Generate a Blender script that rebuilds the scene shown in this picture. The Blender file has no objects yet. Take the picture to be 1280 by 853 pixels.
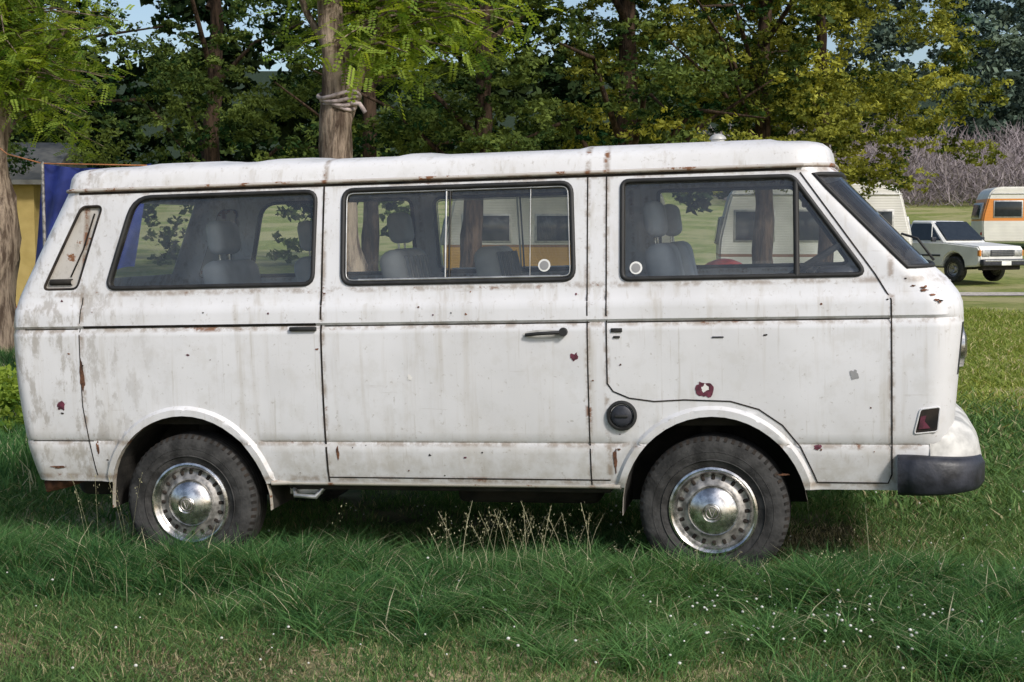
import bpy, bmesh, math, random
import numpy as np
from mathutils import Vector, Matrix, noise
from mathutils.geometry import delaunay_2d_cdt
random.seed(7); rng=np.random.default_rng(11)
scene=bpy.context.scene
D=bpy.data
scene.view_settings.view_transform='Standard'
scene.view_settings.look='None'
scene.view_settings.exposure=0

# ------------------------------------------------------------ node helper
class N:
    def __init__(s,name):
        s.m=D.materials.new(name); s.m.use_nodes=True
        s.t=s.m.node_tree; s.t.nodes.clear()
        s.out=s.t.nodes.new('ShaderNodeOutputMaterial')
        s._c={}
    def n(s,typ,**k):
        x=s.t.nodes.new(typ)
        for a,b in k.items(): setattr(x,a,b)
        return x
    def L(s,a,b): s.t.links.new(a,b)
    def put(s,sock,v):
        if isinstance(v,bpy.types.NodeSocket): s.L(v,sock)
        elif v is not None:
            if isinstance(v,(tuple,list)) and len(v)==3 and sock.type=='RGBA': v=(*v,1)
            sock.default_value=v
    def coord(s,which='Object'):
        if 'tc' not in s._c: s._c['tc']=s.n('ShaderNodeTexCoord')
        return s._c['tc'].outputs[which]
    def map(s,vec,sc=(1,1,1),loc=(0,0,0)):
        m=s.n('ShaderNodeMapping'); s.L(vec,m.inputs['Vector'])
        m.inputs['Scale'].default_value=sc; m.inputs['Location'].default_value=loc
        return m.outputs[0]
    def noise(s,scale,vec=None,detail=4,rough=.55):
        x=s.n('ShaderNodeTexNoise'); x.inputs['Scale'].default_value=scale
        x.inputs['Detail'].default_value=detail; x.inputs['Roughness'].default_value=rough
        s.L(vec if vec is not None else s.coord(),x.inputs['Vector']); return x.outputs['Fac']
    def math(s,op,a,b=None,clamp=False):
        x=s.n('ShaderNodeMath',operation=op,use_clamp=clamp)
        s.put(x.inputs[0],a)
        if b is not None: s.put(x.inputs[1],b)
        return x.outputs[0]
    def rng(s,v,a,b,c=0,d=1):
        x=s.n('ShaderNodeMapRange'); x.interpolation_type='SMOOTHSTEP'
        s.put(x.inputs['Value'],v)
        for nm,vv in zip(('From Min','From Max','To Min','To Max'),(a,b,c,d)): x.inputs[nm].default_value=vv
        return x.outputs[0]
    def mix(s,f,a,b):
        x=s.n('ShaderNodeMix',data_type='RGBA'); s.put(x.inputs[0],f); s.put(x.inputs[6],a); s.put(x.inputs[7],b)
        return x.outputs[2]
    def xyz(s,vec=None):
        x=s.n('ShaderNodeSeparateXYZ'); s.L(vec if vec is not None else s.coord(),x.inputs[0]); return x.outputs
    def bsdf(s,col,rough=.5,metal=0,spec=.5,coat=0):
        b=s.n('ShaderNodeBsdfPrincipled')
        s.put(b.inputs['Base Color'],col); s.put(b.inputs['Roughness'],rough); s.put(b.inputs['Metallic'],metal)
        b.inputs['Specular IOR Level'].default_value=spec; b.inputs['Coat Weight'].default_value=coat
        return b
    def bump(s,b,h,strength=.3,dist=.02):
        x=s.n('ShaderNodeBump'); x.inputs['Strength'].default_value=strength; x.inputs['Distance'].default_value=dist
        s.L(h,x.inputs['Height']); s.L(x.outputs[0],b.inputs['Normal'])
    def fin(s,b):
        s.L(b.outputs[0],s.out.inputs[0]); return s.m

def simple(name,col,rough=.5,metal=0,var=.15,scale=8,bump=0,spec=.5):
    k=N(name); nz=k.noise(scale)
    dark=tuple(c*(1-var*2) for c in col); lite=tuple(min(1,c*(1+var)) for c in col)
    b=k.bsdf(k.mix(k.rng(nz,.3,.7),dark,lite),k.rng(nz,.2,.8,max(0,rough-.08),min(1,rough+.1)),metal,spec)
    if bump: k.bump(b,k.noise(scale*4),bump,.01)
    return k.fin(b)

# ------------------------------------------------------------ materials
def mat_paint(name='weathered_white_paint',rustlvl=.725,base=(.685,.685,.700),gut=0):
    k=N(name); co=k.coord(); X,Y,Z=k.xyz()
    n1=k.noise(1.6,detail=5); n2=k.noise(9,detail=7,rough=.65); n3=k.noise(40,detail=5,rough=.7)
    col=k.mix(k.rng(n1,.35,.7),base,tuple(c*.90 for c in (base[0],base[1]*.995,base[2]*.985)))
    col=k.mix(k.math('MULTIPLY',k.rng(n2,.50,.66),.22),col,(.47,.45,.41))
    st=k.noise(1,k.map(co,(16,16,1.1)),detail=6,rough=.6)
    stm=k.math('MULTIPLY',k.rng(st,.53,.73),k.rng(Z,.55,1.36,.24,.50))
    col=k.mix(stm,col,(.42,.38,.32))
    st2=k.noise(1,k.map(co,(55,55,2.0),(4,2,1)),detail=5,rough=.6)
    col=k.mix(k.math('MULTIPLY',k.rng(st2,.60,.72),.30),col,(.34,.30,.24))
    sc=k.noise(1,k.map(co,(3,3,38),(1,5,3)),detail=6,rough=.7)
    col=k.mix(k.math('MULTIPLY',k.rng(sc,.64,.74),.28),col,(.32,.28,.24))
    col=k.mix(k.math('MULTIPLY',k.rng(n3,.60,.71),.50),col,(.27,.23,.185))
    rear=k.rng(X,-2.4,-3.1); rm=k.math('MULTIPLY',rear,k.rng(k.noise(16,k.map(co,(1,1,.45)),9,.72),.49,.62))
    col=k.mix(k.math('MULTIPLY',rm,.58),col,(.27,.24,.20))
    low=k.math('MULTIPLY',k.rng(Z,.82,.44),k.rng(n2,.36,.60,.2,1))
    col=k.mix(k.math('MULTIPLY',low,.40),col,(.32,.28,.21))
    seam=None
    for c in (-2.98,-1.77,-.54,-.455,.755):
        d=k.rng(k.math('ABSOLUTE',k.math('SUBTRACT',X,c)),.003,.022,1,0)
        seam=d if seam is None else k.math('MAXIMUM',seam,d)
    for c in (1.165,.455,.625,1.335,1.815):
        d=k.rng(k.math('ABSOLUTE',k.math('SUBTRACT',Z,c)),.003,.022,1,0)
        seam=k.math('MAXIMUM',seam,k.math('MULTIPLY',d,.9))
    sm=k.math('MULTIPLY',seam,k.rng(k.noise(13,detail=6,rough=.7),.42,.62))
    col=k.mix(k.math('MULTIPLY',sm,.70),col,(.22,.155,.10))
    rn=k.noise(7,k.map(co,(1,1,1.4),(3,1,2)),detail=9,rough=.72)
    rs=k.rng(rn,rustlvl,rustlvl+.03)
    rs=k.math('MAXIMUM',rs,k.math('MULTIPLY',seam,k.rng(rn,rustlvl-.13,rustlvl-.065)))
    col=k.mix(rs,col,k.mix(n3,(.10,.04,.022),(.28,.13,.06)))
    b=k.bsdf(col,k.math('MAXIMUM',k.rng(n2,.3,.7,.30,.50),k.math('MULTIPLY',rs,.9)),0,.45)
    k.bump(b,k.noise(2.6,detail=2),.30,.035)
    return k.fin(b)
def mat_glass(name,tint=(.93,.96,.95),refl=.9):
    k=N(name)
    tr=k.n('ShaderNodeBsdfTransparent'); tr.inputs[0].default_value=(*tint,1)
    gl=k.n('ShaderNodeBsdfGlossy'); gl.inputs['Roughness'].default_value=.015; gl.inputs[0].default_value=(refl,refl,refl,1)
    df=k.n('ShaderNodeBsdfDiffuse'); df.inputs[0].default_value=(.5,.48,.45,1)
    fr=k.n('ShaderNodeFresnel'); fr.inputs[0].default_value=1.5
    fac=k.math('MULTIPLY',fr.outputs[0],1.8,True)
    m=k.n('ShaderNodeMixShader'); k.L(fac,m.inputs[0]); k.L(tr.outputs[0],m.inputs[1]); k.L(gl.outputs[0],m.inputs[2])
    m2=k.n('ShaderNodeMixShader'); k.L(k.rng(k.noise(6,detail=8,rough=.7),.45,.8,.03,.12),m2.inputs[0])
    k.L(m.outputs[0],m2.inputs[1]); k.L(df.outputs[0],m2.inputs[2])
    return k.fin(m2)
def mat_leaf(name,c1,c2,trans=.45,c3=None,thr=.94):
    k=N(name); a=k.n('ShaderNodeAttribute',attribute_name='rnd').outputs['Fac']
    col=k.mix(a,c1,c2)
    if c3: col=k.mix(k.rng(a,thr-.01,thr+.01),col,c3)
    d=k.n('ShaderNodeBsdfDiffuse'); k.L(col,d.inputs[0])
    if trans<=0: return k.fin(d)
    t=k.n('ShaderNodeBsdfTranslucent'); 
    tc=k.n('ShaderNodeMix',data_type='RGBA',blend_type='MULTIPLY'); tc.inputs[0].default_value=1; k.L(col,tc.inputs[6]); tc.inputs[7].default_value=(1.7,1.5,.6,1)
    k.L(tc.outputs[2],t.inputs[0])
    m=k.n('ShaderNodeMixShader'); m.inputs[0].default_value=trans; k.L(d.outputs[0],m.inputs[1]); k.L(t.outputs[0],m.inputs[2])
    return k.fin(m)
def mat_bark(name,c1,c2):
    k=N(name); v=k.map(k.coord(),(14,14,2.2)); n=k.noise(1,v,8,.7)
    b=k.bsdf(k.mix(k.rng(n,.38,.62),c1,c2),.9,0,.2); k.bump(b,n,1.0,.05); return k.fin(b)

PAINT=mat_paint(); PAINT_ROOF=mat_paint('weathered_roof_paint',.665,(.70,.695,.70))
RUSTY=mat_paint('rusty_gutter_paint',.575,(.50,.47,.43))
GLASS=mat_glass('window_glass')
DARKGLASS=simple('dark_glass',(.02,.025,.03),.08,0,.1)
RUB=simple('black_rubber',(.018,.018,.018),.6,0,.2,20)
GAP=simple('panel_gap',(.022,.016,.012),.9,0,.5,12)
BLKP=simple('black_plastic',(.028,.030,.040),.5,0,.3,12,.2)
TYRE=simple('tyre_rubber',(.045,.044,.043),.8,0,.3,14,.4,.3)
CHR=simple('worn_chrome',(.70,.68,.66),.24,.95,.28,22)
ALU=simple('window_aluminium',(.50,.50,.49),.4,.7,.12,14)
STEEL=simple('wheel_steel',(.40,.38,.36),.45,.6,.3,25)
UNDER=simple('underbody',(.025,.022,.018),.9,0,.4,6,.3)
RUST=simple('rusty_metal',(.17,.075,.04),.9,0,.4,18,.4)
SEAT=simple('seat_vinyl',(.52,.53,.55),.7,0,.12,5)
SEATL=simple('seat_stripe',(.74,.72,.69),.8,0,.1,5)
INTR=simple('interior_trim',(.30,.30,.305),.7,0,.15,5)
RED=simple('red_plastic',(.45,.03,.02),.4,0,.2)
MAROON=simple('maroon_primer',(.12,.025,.045),.8,0,.3,40)
WHITE=simple('white_enamel',(.75,.75,.72),.35,0,.06,3)
CREAM=simple('cream_bumper',(.56,.55,.52),.42,0,.20,9)
BARK1=mat_bark('pale_bark',(.09,.062,.045),(.37,.29,.22))
BARK2=mat_bark('dark_bark',(.022,.015,.010),(.095,.062,.042))

# ------------------------------------------------------------ mesh helpers
def empty(name,loc=(0,0,0),rot=(0,0,0)):
    e=D.objects.new(name,None); scene.collection.objects.link(e); e.location=loc; e.rotation_euler=rot; e.empty_display_size=.2
    return e
def mobj(name,v,f,mat,parent=None,smooth=False,angle=None):
    me=D.meshes.new(name); me.from_pydata([tuple(p) for p in v],[],f); 
    for m in (mat if isinstance(mat,list) else [mat]): me.materials.append(m)
    me.validate(); me.update()
    if smooth:
        me.polygons.foreach_set('use_smooth',[True]*len(me.polygons))
        if angle: me.set_sharp_from_angle(angle=math.radians(angle))
    o=D.objects.new(name,me); scene.collection.objects.link(o)
    if parent: o.parent=parent
    return o
def quads_mesh(name,co,mat,parent=None,rnd=None,nq=1):
    M=co.shape[0]; me=D.meshes.new(name)
    me.vertices.add(M*4); me.vertices.foreach_set('co',co.reshape(-1).astype(np.float32))
    me.loops.add(M*4); me.loops.foreach_set('vertex_index',np.arange(M*4,dtype=np.int32))
    me.polygons.add(M); me.polygons.foreach_set('loop_start',np.arange(0,M*4,4,dtype=np.int32))
    me.update(calc_edges=True)
    if rnd is not None:
        a=me.attributes.new('rnd','FLOAT','FACE'); a.data.foreach_set('value',np.asarray(rnd,dtype=np.float32))
    me.materials.append(mat)
    o=D.objects.new(name,me); scene.collection.objects.link(o)
    if parent: o.parent=parent
    return o
def rbox(name,cx,cy,cz,sx,sy,sz,mat,parent=None,bev=.03,rot=(0,0,0),seg=3):
    bm=bmesh.new(); bmesh.ops.create_cube(bm,size=1)
    for v in bm.verts: v.co=Vector((v.co.x*sx,v.co.y*sy,v.co.z*sz))
    if bev>0: bmesh.ops.bevel(bm,geom=bm.edges[:],offset=min(bev,min(sx,sy,sz)*.48),segments=seg,affect='EDGES',profile=.5)
    me=D.meshes.new(name); bm.to_mesh(me); bm.free(); me.materials.append(mat)
    me.polygons.foreach_set('use_smooth',[True]*len(me.polygons)); me.set_sharp_from_angle(angle=math.radians(40))
    o=D.objects.new(name,me); scene.collection.objects.link(o); o.location=(cx,cy,cz); o.rotation_euler=rot
    if parent: o.parent=parent
    return o
def tube(name,pts,r,mat,parent=None,closed=False,res=2):
    cu=D.curves.new(name,'CURVE'); cu.dimensions='3D'; cu.bevel_depth=r; cu.bevel_resolution=res
    sp=cu.splines.new('POLY'); sp.points.add(len(pts)-1)
    for i,p in enumerate(pts): sp.points[i].co=(p[0],p[1],p[2],1)
    sp.use_cyclic_u=closed; sp.use_smooth=True; cu.materials.append(mat)
    o=D.objects.new(name,cu); scene.collection.objects.link(o)
    if parent: o.parent=parent
    return o
def lathe(name,prof,mat,parent=None,seg=48,loc=(0,0,0),sgn=1,angle=40):
    v=[];f=[]; n=len(prof)
    for i in range(seg):
        a=2*math.pi*i/seg
        for r,y in prof: v.append((r*math.cos(a),y*sgn,r*math.sin(a)))
    for i in range(seg):
        j=(i+1)%seg
        for k in range(n-1): f.append((i*n+k,i*n+k+1,j*n+k+1,j*n+k))
    o=mobj(name,v,f,mat,parent,True,angle); o.location=loc; return o
def round_poly(pts,rad,n=5):
    out=[];m=len(pts)
    for i in range(m):
        p=Vector(pts[i]);a=Vector(pts[i-1])-p;b=Vector(pts[(i+1)%m])-p
        r=rad[i] if isinstance(rad,(list,tuple)) else rad
        ra=min(r,a.length*.45,b.length*.45); A=p+a.normalized()*ra;B=p+b.normalized()*ra
        for k in range(n+1):
            t=k/n; out.append(tuple((1-t)**2*A+2*t*(1-t)*p+t*t*B))
    return out
def densify(pts,step=.04,closed=True):
    out=[];m=len(pts)
    for i in range(m if closed else m-1):
        a=Vector(pts[i]);b=Vector(pts[(i+1)%m]);k=max(1,int((b-a).length/step))
        for j in range(k): out.append(tuple(a.lerp(b,j/k)))
    if not closed: out.append(tuple(pts[-1]))
    return out
def inside(p,poly):
    x,y=p;c=False;n=len(poly);j=n-1
    for i in range(n):
        xi,yi=poly[i];xj,yj=poly[j]
        if (yi>y)!=(yj>y) and x<(xj-xi)*(y-yi)/(yj-yi)+xi: c=not c
        j=i
    return c

# ============================================================ VAN
GZ=.031
van=empty('camper_van',(1.077,6.761,GZ),(0,math.radians(-1.56),math.radians(-11.71)))
AX=(0.0,-2.475)
_h=np.array([.40,.55,.63,.8,1.0,1.165,1.27,1.36,1.5,1.65,1.80,1.86]); _w=np.array([.866,.890,.900,.910,.914,.910,.900,.884,.860,.832,.802,.788])
def Wh(h):
    return float(np.mean(np.interp(h+np.linspace(-.05,.05,9),_h,_w)))
_Wc={}
def W0(h):
    k=round(h,4)
    if k not in _Wc:
        w=Wh(h)
        w-=.013*max(0,1-abs(h-1.17)/.014)
        w-=.007*max(0,1-abs(h-.63)/.012)
        w+=.010*min(1,max(0,(1.275-h)/.012))*min(1,max(0,(h-.40)/.1))
        _Wc[k]=w
    return _Wc[k]
def ell(s,h,xc): return math.sqrt(((s-xc)/.405)**2+((h-.325)/.43)**2)*.415
def w(s,h):
    y=W0(h)
    for xc in AX:
        t=(ell(s,h,xc)-.444)/.015
        t=min(1,max(0,t)); y+=.018*(1-t*t*(3-2*t))
    return y
Fh=lambda h: float(np.interp(h,[.40,.6,.9,1.15,1.24,1.30,1.36,1.385,1.83,1.90],[1.03,1.05,1.075,1.10,1.095,1.065,1.005,.975,.555,.50]))
Rh=lambda h: -float(np.interp(h,[.40,.6,.9,1.17,1.3,1.83,1.90],[3.315,3.36,3.39,3.40,3.385,3.13,3.085]))
FB,FQ=.05,.82
FRC=lambda h: float(np.interp(h,[1.15,1.385],[.12,.165]))
RB,RRC,RQ=.02,.09,.88
xF=lambda h: Fh(h)-FB-FRC(h)
xR=lambda h: Rh(h)+RB+RRC
hl=list(np.arange(.43,1.83,.05))+[1.83]
for c,e in ((1.17,(-.014,0,.014)),(.63,(-.012,0,.012)),(1.27,(-.007,.005)),(1.385,(0,)),(1.79,(0,)),(.92,(0,)),(1.145,(0,))):
    hl=[h for h in hl if all(abs(h-(c+d))>.012 for d in e)]+[c+d for d in e]
hl=sorted(set(round(h,4) for h in hl))
WT=1.79;WB=1.36
W_rear=round_poly([(-2.855,WB),(-1.82,WB+.002),(-1.815,WT),(-2.73,WT)],[.05,.05,.05,.09])
W_mid=round_poly([(-1.675,WB),(-.60,WB),(-.615,WT),(-1.68,WT)],.05)
W_fr=round_poly([(-.385,1.357),(.655,1.357),(.352,WT-.005),(-.385,WT-.002)],[.03,.05,.03,.03])
W_vent=round_poly([(-3.19,1.36),(-3.01,1.36),(-2.895,1.755),(-3.005,1.755)],.03)
def arch(xc,k=1.0):
    p=[(xc-.405*k,.30)]
    for i in range(25):
        a=math.pi-math.pi*i/24; p.append((xc+.405*k*math.cos(a),.325+.43*k*math.sin(a)))
    p.append((xc+.405*k,.30)); return p
arches=[arch(x) for x in AX]
def cdt(points,edges):
    r=delaunay_2d_cdt([Vector(p) for p in points],edges,[],0,1e-5)
    return [tuple(v) for v in r[0]],[tuple(f) for f in r[2]]
def side_patch(outline,holes,step=.05,rows=None,extra=[]):
    pts=[];ed=[]
    def loop(pl):
        b=len(pts); pts.extend(pl); n=len(pl); ed.extend([(b+i,b+(i+1)%n) for i in range(n)])
    loop(outline)
    for h in holes: loop(h)
    for q in extra:
        if inside(q,outline) and not any(inside(q,o) for o in holes): pts.append(q)
    allp=np.array(pts)
    y0=min(p[1] for p in outline);y1=max(p[1] for p in outline);x0=min(p[0] for p in outline);x1=max(p[0] for p in outline)
    rows=rows or list(np.arange(y0+step,y1,step))
    for h in rows:
        x=x0+step/2
        while x<x1:
            if inside((x,h),outline) and not any(inside((x,h),o) for o in holes):
                if np.min(np.hypot(allp[:,0]-x,allp[:,1]-h))>step*.28: pts.append((x,h))
            x+=step
    v,f=cdt(pts,ed); res=[]
    for t in f:
        c=(sum(v[i][0] for i in t)/3,sum(v[i][1] for i in t)/3)
        if inside(c,outline) and not any(inside(c,o) for o in holes): res.append(t)
    return v,res
outline=[(xR(h),h) for h in hl]+[(x,1.83) for x in np.arange(xR(1.83)+.05,xF(1.83)-.03,.05)]+[(xF(h),h) for h in reversed(hl)]
botx=list(np.arange(xF(.43)-.05,xR(.43)+.03,-.05)); outline+=[(x,.43) for x in botx]
holes=[densify(q,.04) for q in (W_rear,W_mid,W_fr,W_vent)]+[densify(a,.04) for a in arches]
ex=[]
for xc in AX:
    for e_ in (.430,.444,.4515,.459,.478):
        for i in range(61):
            a=math.pi*(i/60)*1.06-.09; q=(xc+.405*(e_/.415)*math.cos(a),.325+.43*(e_/.415)*math.sin(a))
            if q[1]>.445: ex.append(q)
V2,F2=side_patch(outline,holes,.035,rows=[h for h in hl if .43<h<1.83],extra=ex)
V=[];F=[];MI=[]
def add(vs,fs,mi=0):
    b=len(V); V.extend(vs); F.extend([tuple(b+i for i in f) for f in fs]); MI.extend([mi]*len(fs))
for sg in (-1,1): add([(p[0],sg*w(p[0],p[1]),p[1]) for p in V2],F2)
def cap_plan(Fx,Wx,b,rc,q0,sgn=1,nphi=8,nq=13,off=0):
    o=[]
    for i in range(nphi):
        ph=math.pi/2*(1-i/nphi); q=-(q0+(1-q0)*math.sin(ph)); o.append((Fx-sgn*(b*q*q+rc*(1-math.cos(ph))),q*Wx))
    for q in np.linspace(-q0,q0,nq): o.append((Fx-sgn*b*q*q,q*Wx))
    for i in range(1,nphi+1):
        ph=math.pi/2*(i/nphi); q=(q0+(1-q0)*math.sin(ph)); o.append((Fx-sgn*(b*q*q+rc*(1-math.cos(ph))),q*Wx))
    return o
glassV=[];glassF=[]
def capgrid(Ffun,b,rcf,q0,sgn,glass_h,gi,grille=None):
    rows=[]
    for h in hl:
        xs=xF(h) if sgn>0 else xR(h); rows.append([(x,y,h) for x,y in cap_plan(Ffun(h),w(xs,h),b,rcf(h),q0,sgn)])
    n=len(rows[0]); bb=len(V)
    for r in rows: V.extend(r)
    for i in range(len(hl)-1):
        for j in range(n-1):
            f=(bb+i*n+j,bb+i*n+j+1,bb+(i+1)*n+j+1,bb+(i+1)*n+j)
            if glass_h[0]-.001<=hl[i] and hl[i+1]<=glass_h[1]+.001 and gi<=j<n-1-gi:
                b2=len(glassV); glassV.extend([tuple(Vector(V[k])-Vector((.006*sgn,0,0))) for k in f]); glassF.append((b2,b2+1,b2+2,b2+3)); continue
            m=0
            if grille and grille[0]-.001<=hl[i] and hl[i+1]<=grille[1]+.001 and 6<=j<n-7: m=1
            F.append(f); MI.append(m)
    return rows
GI=2
fr=capgrid(Fh,FB,FRC,FQ,1,(1.385,1.79),GI,(.92,1.145))
rr=capgrid(Rh,RB,lambda h:RRC,RQ,-1,(1.385,1.79),7)
top=[(x,-w(x,1.83)) for x in [xR(1.83)]+list(np.arange(xR(1.83)+.05,xF(1.83)-.03,.05))]
ring=top+[(p[0],p[1]) for p in fr[-1]]+[(x,-y) for x,y in reversed(top[1:])]+[(p[0],p[1]) for p in reversed(rr[-1])]
ring=[ring[i] for i in range(len(ring)) if (Vector(ring[i])-Vector(ring[i-1])).length>1e-4]
cx=-1.3
def pulse(x,a,b,e=.04):
    t=min(1,max(0,(x-a)/e))*min(1,max(0,(b-x)/e)); return t*t*(3-2*t)
ribs=[(-2.75,-2.38),(-2.15,-1.90),(-1.45,-1.30),(-.60,.30)]
lev=[(1,1,1.83,0),(.995,.999,1.852,0),(.980,.996,1.893,0),(.958,.990,1.917,0),(.92,.980,1.931,.2),(.88,.97,1.938,1),(.72,.95,1.951,1),(.5,.93,1.962,1),(.25,.90,1.969,1),(0,.87,1.971,1)]
base=len(V);n=len(ring)
for ay,ax,z,rb in lev:
    for x,y in ring:
        xx=cx+(x-cx)*ax; V.append((xx,y*ay,z+.010*rb*sum(pulse(xx,a,b) for a,b in ribs)))
for i in range(len(lev)-1):
    for j in range(n):
        F.append((base+i*n+j,base+i*n+(j+1)%n,base+(i+1)*n+(j+1)%n,base+(i+1)*n+j)); MI.append(2)
me=D.meshes.new('body_shell'); me.from_pydata(V,[],F)
for m in (PAINT,BLKP,PAINT_ROOF): me.materials.append(m)
me.polygons.foreach_set('material_index',MI)
bm=bmesh.new(); bm.from_mesh(me); bmesh.ops.remove_doubles(bm,verts=bm.verts,dist=.0012); bmesh.ops.dissolve_degenerate(bm,dist=.0002,edges=bm.edges)
bmesh.ops.recalc_face_normals(bm,faces=bm.faces)
for f in bm.faces: f.smooth=True
bm.to_mesh(me); bm.free(); me.set_sharp_from_angle(angle=math.radians(38))
o=D.objects.new('body_shell',me); scene.collection.objects.link(o); o.parent=van
mobj('windscreen_glass',glassV,glassF,GLASS,van,True)

def S(p,sg=-1,off=0): return (p[0],sg*(w(p[0],p[1])+off),p[1])
def line_on(name,pts,wd,mat,sg=-1,off=.0015,closed=False):
    p=densify(pts,.03,closed); v=[];f=[];m=len(p)
    for i in range(m):
        a=Vector(p[i-1] if (i>0 or closed) else p[i]); b=Vector(p[(i+1)%m] if (i<m-1 or closed) else p[i])
        t=(b-a).normalized(); nn=Vector((-t.y,t.x))*wd/2; q=Vector(p[i])
        v.append(S(tuple(q+nn),sg,off)); v.append(S(tuple(q-nn),sg,off))
    for i in range(m if closed else m-1):
        j=(i+1)%m; f.append((2*i,2*i+1,2*j+1,2*j))
    return mobj(name,v,f,mat,van)
def offset_poly(pl,d):
    out=[];m=len(pl)
    for i in range(m):
        t=(Vector(pl[(i+1)%m])-Vector(pl[i-1])).normalized(); nn=Vector((t.y,-t.x)); q=Vector(pl[i])
        out.append(tuple(q+nn*d))
    return out
for sg in (-1,1):
    for nm,pl in (('rear_side_window',W_rear),('middle_side_window',W_mid),('front_door_window',W_fr)):
        ol=densify(pl,.05); v,f=side_patch(ol,[],.1)
        mobj(nm+'_glass',[S(p,sg,-.012) for p in v],f,GLASS,van,True)
        dp=densify(pl,.03)
        tube(nm+'_seal',[S(p,sg,.001) for p in dp],.011,RUB,van,True)
        v=[];f=[];m=len(dp)
        for p in dp: v.append(S(p,sg,0)); v.append(S(p,sg,-.045))
        for i in range(m): j=(i+1)%m; f.append((2*i,2*i+1,2*j+1,2*j))
        mobj(nm+'_reveal',v,f,RUB,van)
    mid_in=[S(p,sg,.0) for p in densify(offset_poly(W_mid,-.016),.03)]
    tube('window_frame',mid_in,.003,ALU,van,True)
    tube('window_bottom_channel',[S((x,WB+.016),sg,.003) for x in np.linspace(-1.60,-.66,16)],.006,ALU,van)
    for xx in (-1.19,-1.172): tube('window_divider',[S((xx,h),sg,-.004) for h in np.linspace(WB,WT,8)],.005,ALU if xx<-1.18 else RUB,van)
    tube('window_divider_thin',[S((-.80,h),sg,-.006) for h in np.linspace(WB,WT,8)],.002,ALU,van)
    tube('quarter_light_divider',[S((.366,h),sg,0) for h in np.linspace(1.357,WT-.03,8)],.013,RUB,van)
    for xc in AX:
        ap=arch(xc); v=[];f=[]
        for p in ap: v.append(S(p,sg,-.002)); v.append((p[0],sg*(w(*p)-.035),p[1])); v.append((p[0],sg*.50,p[1]))
        for i in range(len(ap)-1):
            f.append((3*i+1,3*i+2,3*i+5,3*i+4))
        mobj('wheel_well',v,f,UNDER,van)
        f=[(3*i,3*i+1,3*i+4,3*i+3) for i in range(len(ap)-1)]; mobj('arch_lip',v,f,RUSTY,van)
        mobj('wheel_well_inner',[(p[0],sg*.50,p[1]) for p in ap],[tuple(range(len(ap)))],UNDER,van)
for sg in (-1,1):
    ol=densify(W_vent,.04); v,f=side_patch(ol,[],.1); mobj('air_vent_panel',[S(p,sg,-.016) for p in v],f,RUSTY,van)
    tube('air_vent_surround',[S(p,sg,-.004) for p in ol],.007,GAP,van,True)
    tube('air_vent_slot',[S((x,1.395),sg,-.010) for x in (-3.155,-3.10,-3.04)],.015,UNDER,van)
    tube('air_vent_slot',[S(p,sg,-.012) for p in ((-2.94,1.72),(-2.99,1.55),(-3.05,1.42))],.004,GAP,van)
fd=[(-.455,1.815),(-.455,.90),(-.43,.865),(-.36,.835),(-.25,.82),(-.12,.827),(.08,.82),(.20,.785),(.30,.715),(.375,.62),(.43,.50),(.445,.462),(.74,.462),(.755,.50),(.755,1.25),(.69,1.36),(.385,1.80)]
for sg in (-1,1):
    line_on('front_door_gap',fd,.006,GAP,sg,.0025)
    line_on('slider_front_gap',[(-.54,1.815),(-.54,.44)],.006,GAP,sg)
    line_on('slider_rear_gap',[(-1.775,1.815),(-1.775,.44)],.009,GAP,sg)
    line_on('rear_corner_gap',[(-2.975,1.32),(-2.99,1.17),(-2.99,.80),(-2.95,.46)],.005,GAP,sg)
    line_on('slider_bottom_gap',[(-1.775,.462),(-.455,.462)],.006,GAP,sg)
    line_on('gutter_shadow_strip',[(-3.02,1.816),(.37,1.816)],.011,GAP,sg)  # dark strip painted in for the shade under the roof gutter
    line_on('lower_panel_gap',[(-3.27,.63),(-2.95,.63)],.004,GAP,sg)
    line_on('waist_gap',[(-.53,1.17),(-1.76,1.17)],.0045,GAP,sg)
    line_on('waist_gap',[(.75,1.17),(-.45,1.17)],.0045,GAP,sg)
    line_on('waist_gap_rear',[(-3.28,1.17),(-3.0,1.17)],.004,GAP,sg)
    g=densify([(-3.05,1.832),(.40,1.832)],.05,False)
    tube('roof_gutter',[(p[0],sg*(w(p[0],1.83)+.009),p[1]) for p in g],.009,RUSTY,van)
    tube('sill_edge',[S(p,sg,-.01) for p in densify([(-2.06,.432),(-.41,.432)],.1,False)],.012,RUSTY,van)
line_on('sliding_door_rail',[(-2.97,1.178),(-1.80,1.178)],.013,GAP,-1,.003)
tube('gutter_front',[(x+.008,y,1.832) for x,y,h in fr[-1]],.009,RUSTY,van)
tube('gutter_rear',[(x-.008,y,1.832) for x,y,h in rr[-1]],.009,RUSTY,van)
n=len(fr[0]); ia=[i for i,h in enumerate(hl) if 1.384<h<1.791]
sl=[fr[i][GI] for i in ia]+fr[ia[-1]][GI+1:n-GI-1]+[fr[i][n-GI-1] for i in reversed(ia)]+list(reversed(fr[ia[0]][GI+1:n-GI-1]))
tube('windscreen_seal',sl,.011,RUB,van,True)
hx=-.73;hz=1.125
mobj('handle_recess',[S((hx+.10*math.cos(a),hz-.004+.020*math.sin(a)),-1,.002) for a in np.linspace(0,2*math.pi,20)[:-1]],[tuple(range(19))],CREAM,van)
tube('sliding_door_handle',[(hx-.085,-w(hx,hz)-.012,hz-.006),(hx-.03,-w(hx,hz)-.026,hz),(hx+.06,-w(hx,hz)-.028,hz+.004),(hx+.09,-w(hx,hz)-.01,hz+.006)],.008,RUB,van,res=4)
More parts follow.
